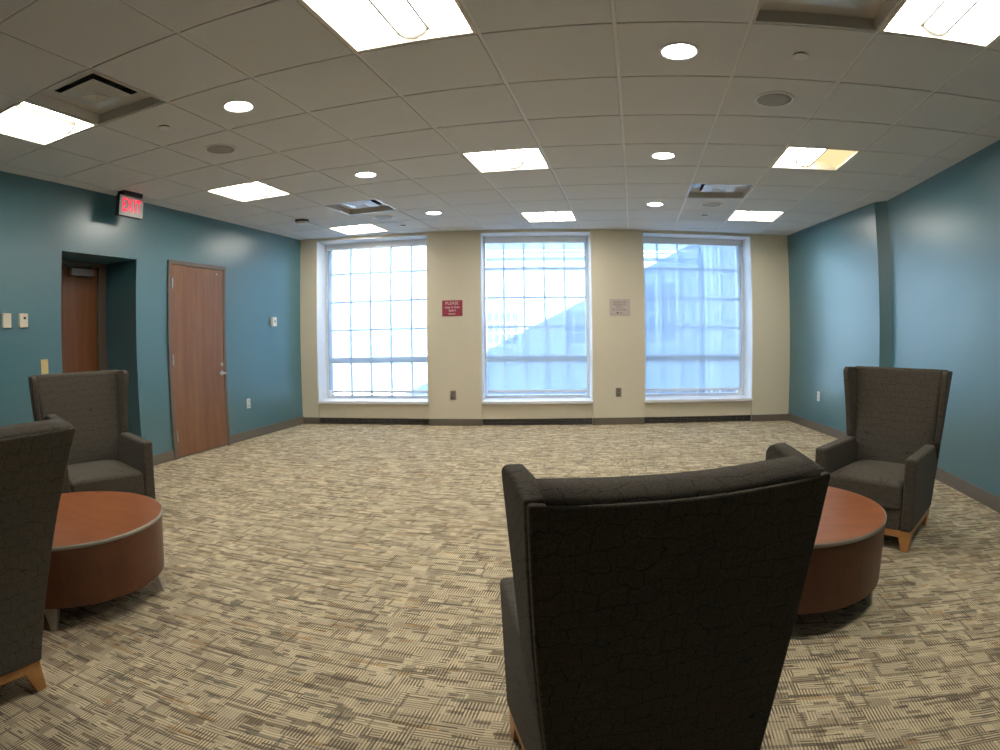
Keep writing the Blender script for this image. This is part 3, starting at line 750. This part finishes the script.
# ------------------------------------------------------------------ round drum tables
def round_table(label, x, y, r, zt, zb, legs0, dr=0):
    t = thing('drum_table', label, 'coffee table', Matrix.Translation((x, y, 0)), 'round cherry drum tables')
    bm = BM(); lathe(bm, [(r-.004, zt-.003), (r-.006, zt), (.004, zt)], 96); obj('tabletop', bm, M['cherry'], t)
    bm = BM(); lathe(bm, [(r-.01, zt-.019), (r, zt-.018), (r+.0005, zt-.010), (r, zt-.002), (r-.004, zt-.0005), (r-.0045, zt-.003)], 96, cap0=True, cap1=False); obj('edge_band', bm, M['band'], t, smooth=True)
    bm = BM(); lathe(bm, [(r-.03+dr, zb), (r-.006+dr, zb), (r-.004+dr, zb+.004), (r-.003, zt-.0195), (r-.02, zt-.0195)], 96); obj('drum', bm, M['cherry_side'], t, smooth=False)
    for k in range(4):
        a = math.radians(legs0+90*k)
        mw = Matrix.Rotation(a, 4, 'Z') @ Matrix.Translation((r-.075+dr, 0, 0))
        bm = BM()   # folded tapering metal plate, splayed outward
        top = [(-.02, -.038), (.045, -.038), (.045, .038), (-.02, .038)]; bot = [(.034, -.014), (.060, -.014), (.060, .014), (.034, .014)]
        v = [bm.verts.new((p, q, zb+.001)) for p, q in top]; w = [bm.verts.new((p, q, .0005)) for p, q in bot]
        bm.faces.new(v); bm.faces.new(w[::-1])
        for q in range(4): bm.faces.new((v[q], w[q], w[(q+1) % 4], v[(q+1) % 4]))
        o = obj('leg', bm, M['alu'], t, bevel=.003, seg=2); o.matrix_local = mw
    return t
round_table('round cherry drum table partly behind the foreground armchair on the right', .705, 2.699, .527, .410, .110, -27.6, .008)
round_table('round cherry drum table between the two left armchairs', -2.512, 1.777, .492, .398, .112, -57, -.025)

# ------------------------------------------------------------------ outside
bm = BM(); box(bm, -40, 40, .6, 60, -1.3, -1.1, WB); struct(obj('ground', bm, M['ground']))
D = 14.0
EAVE = 4.64
nb = thing('neighbouring_building', 'white building with a cornice across the courtyard behind the windows', 'building', WB)
bxo('facade_wall', (-16, 12.0, D, D+6, -1.1, 4.10), M['siding'], nb)
bm = BM()
box(bm, -5.19, 4.85, D-.16, D, 3.55, 3.80); box(bm, -5.19, 4.85, D-.42, D, 4.10, 4.20); box(bm, -5.19, 4.85, D-.34, D, 3.93, 4.10)
obj('cornice', bm, M['ext_trim'], nb)
bxo('added_white_bay', (-16, -5.2, D-.5, D-.005, -1.1, 8.5), M['siding'], nb)  # blank block added so the left window fills with sunlit white
bm = BM()
v = [bm.verts.new(p) for p in ((-5.19, D-.45, 4.20), (4.79, D-.45, 4.20), (4.79, D+4, 6.4), (-5.19, D+4, 6.4), (-5.19, D-.45, 4.26), (4.79, D-.45, 4.26), (4.79, D+4, 6.46), (-5.19, D+4, 6.46))]
for f in ((0, 3, 2, 1), (4, 5, 6, 7), (0, 1, 5, 4), (1, 2, 6, 5), (2, 3, 7, 6), (3, 0, 4, 7)): bm.faces.new([v[i] for i in f])
obj('roof', bm, M['roof'], nb)
def ext_window(s0, s1, z0, z1, nc, nr):
    bm = BM(); tf = .09
    box(bm, s0-tf, s0, D-.05, D+.02, z0, z1+tf); box(bm, s1, s1+tf, D-.05, D+.02, z0, z1+tf); box(bm, s0, s1, D-.05, D+.02, z1, z1+tf); box(bm, s0-tf-.04, s1+tf+.04, D-.10, D+.02, z0-.13, z0)
    for i in range(1, nc): s = s0+(s1-s0)*i/nc; box(bm, s-.025, s+.025, D-.035, D+.01, z0, z1)
    for j in range(1, nr): z = z0+(z1-z0)*j/nr; box(bm, s0, s1, D-.034, D+.01, z-.025, z+.025)
    f = obj('window', bm, M['ext_trim'], nb)
    bxo('pane', (s0, s1, D-.02, D+.01, z0, z1), M['ext_glass'], f)
ext_window(-3.02, -1.95, .84, 1.95, 5, 3)
ext_window(-.21, .86, .84, 1.95, 4, 3)
ext_window(2.55, 3.05, .84, 3.05, 2, 4)
ext_window(3.33, 3.85, .84, 3.05, 2, 4)
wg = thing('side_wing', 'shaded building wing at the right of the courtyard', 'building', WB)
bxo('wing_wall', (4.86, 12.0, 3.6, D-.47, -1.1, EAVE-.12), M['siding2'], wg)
bm = BM(); box(bm, 4.80, 12.0, 3.5, D-.46, EAVE-.12, EAVE); obj('roof', bm, M['ext_trim'], wg)
for n0 in (12.6, 11.9, 11.0, 8.5):
    bxo('pilaster', (4.70, 4.87, n0, n0+.34, -1.1, EAVE-.121), M['ext_trim'], wg)

# ------------------------------------------------------------------ light
w = bpy.data.worlds.new('sky'); sc.world = w; w.use_nodes = True
nt = w.node_tree; nt.nodes.clear()
out = nt.nodes.new('ShaderNodeOutputWorld'); bg = nt.nodes.new('ShaderNodeBackground')
bg.inputs[0].default_value = (.25, .50, 1, 1); bg.inputs[1].default_value = 2.5
nt.links.new(bg.outputs[0], out.inputs[0])
su = bpy.data.lights.new('sun', 'SUN'); su.energy = 54; su.angle = .009; su.color = (.76, .89, 1)
so = bpy.data.objects.new('sun', su); C.objects.link(so)
d = WB.to_3x3() @ Vector((-1, .9, -.512)); so.rotation_euler = d.to_track_quat('-Z', 'Y').to_euler()

# ------------------------------------------------------------------ camera: wide lens with its measured radial curve
cam = bpy.data.cameras.new('camera'); co = bpy.data.objects.new('camera', cam); C.objects.link(co)
cam.type = 'PANO'; cam.panorama_type = 'FISHEYE_LENS_POLYNOMIAL'
cam.sensor_width = 36; cam.sensor_height = 27; cam.sensor_fit = 'HORIZONTAL'
cam.fisheye_fov = math.radians(170)
cam.fisheye_polynomial_k0 = 0
SG = -1
cam.fisheye_polynomial_k1 = SG*0.04473523139839052; cam.fisheye_polynomial_k2 = SG*0.0002003963677687015
cam.fisheye_polynomial_k3 = SG*-8.120200552784591e-06; cam.fisheye_polynomial_k4 = SG*3.857044060146821e-08
Rw = ((0.9769870083963261, 0.2129843482961606, -0.011578117535104694), (-0.21327761391206124, 0.9746842973726217, -0.06710573641065506), (-0.0030074621817561525, 0.06803078594355882, 0.9976786894261733))
r_, f_, u_ = [Vector(v) for v in Rw]
co.matrix_world = Matrix(((r_.x, u_.x, -f_.x, 0), (r_.y, u_.y, -f_.y, 0), (r_.z, u_.z, -f_.z, CAMZ), (0, 0, 0, 1)))
cam.clip_start = .01; cam.clip_end = 500
sc.camera = co

vs = sc.view_settings
vs.view_transform = 'Standard'; vs.look = 'None'; vs.exposure = .22; vs.gamma = 1; vs.use_curve_mapping = False
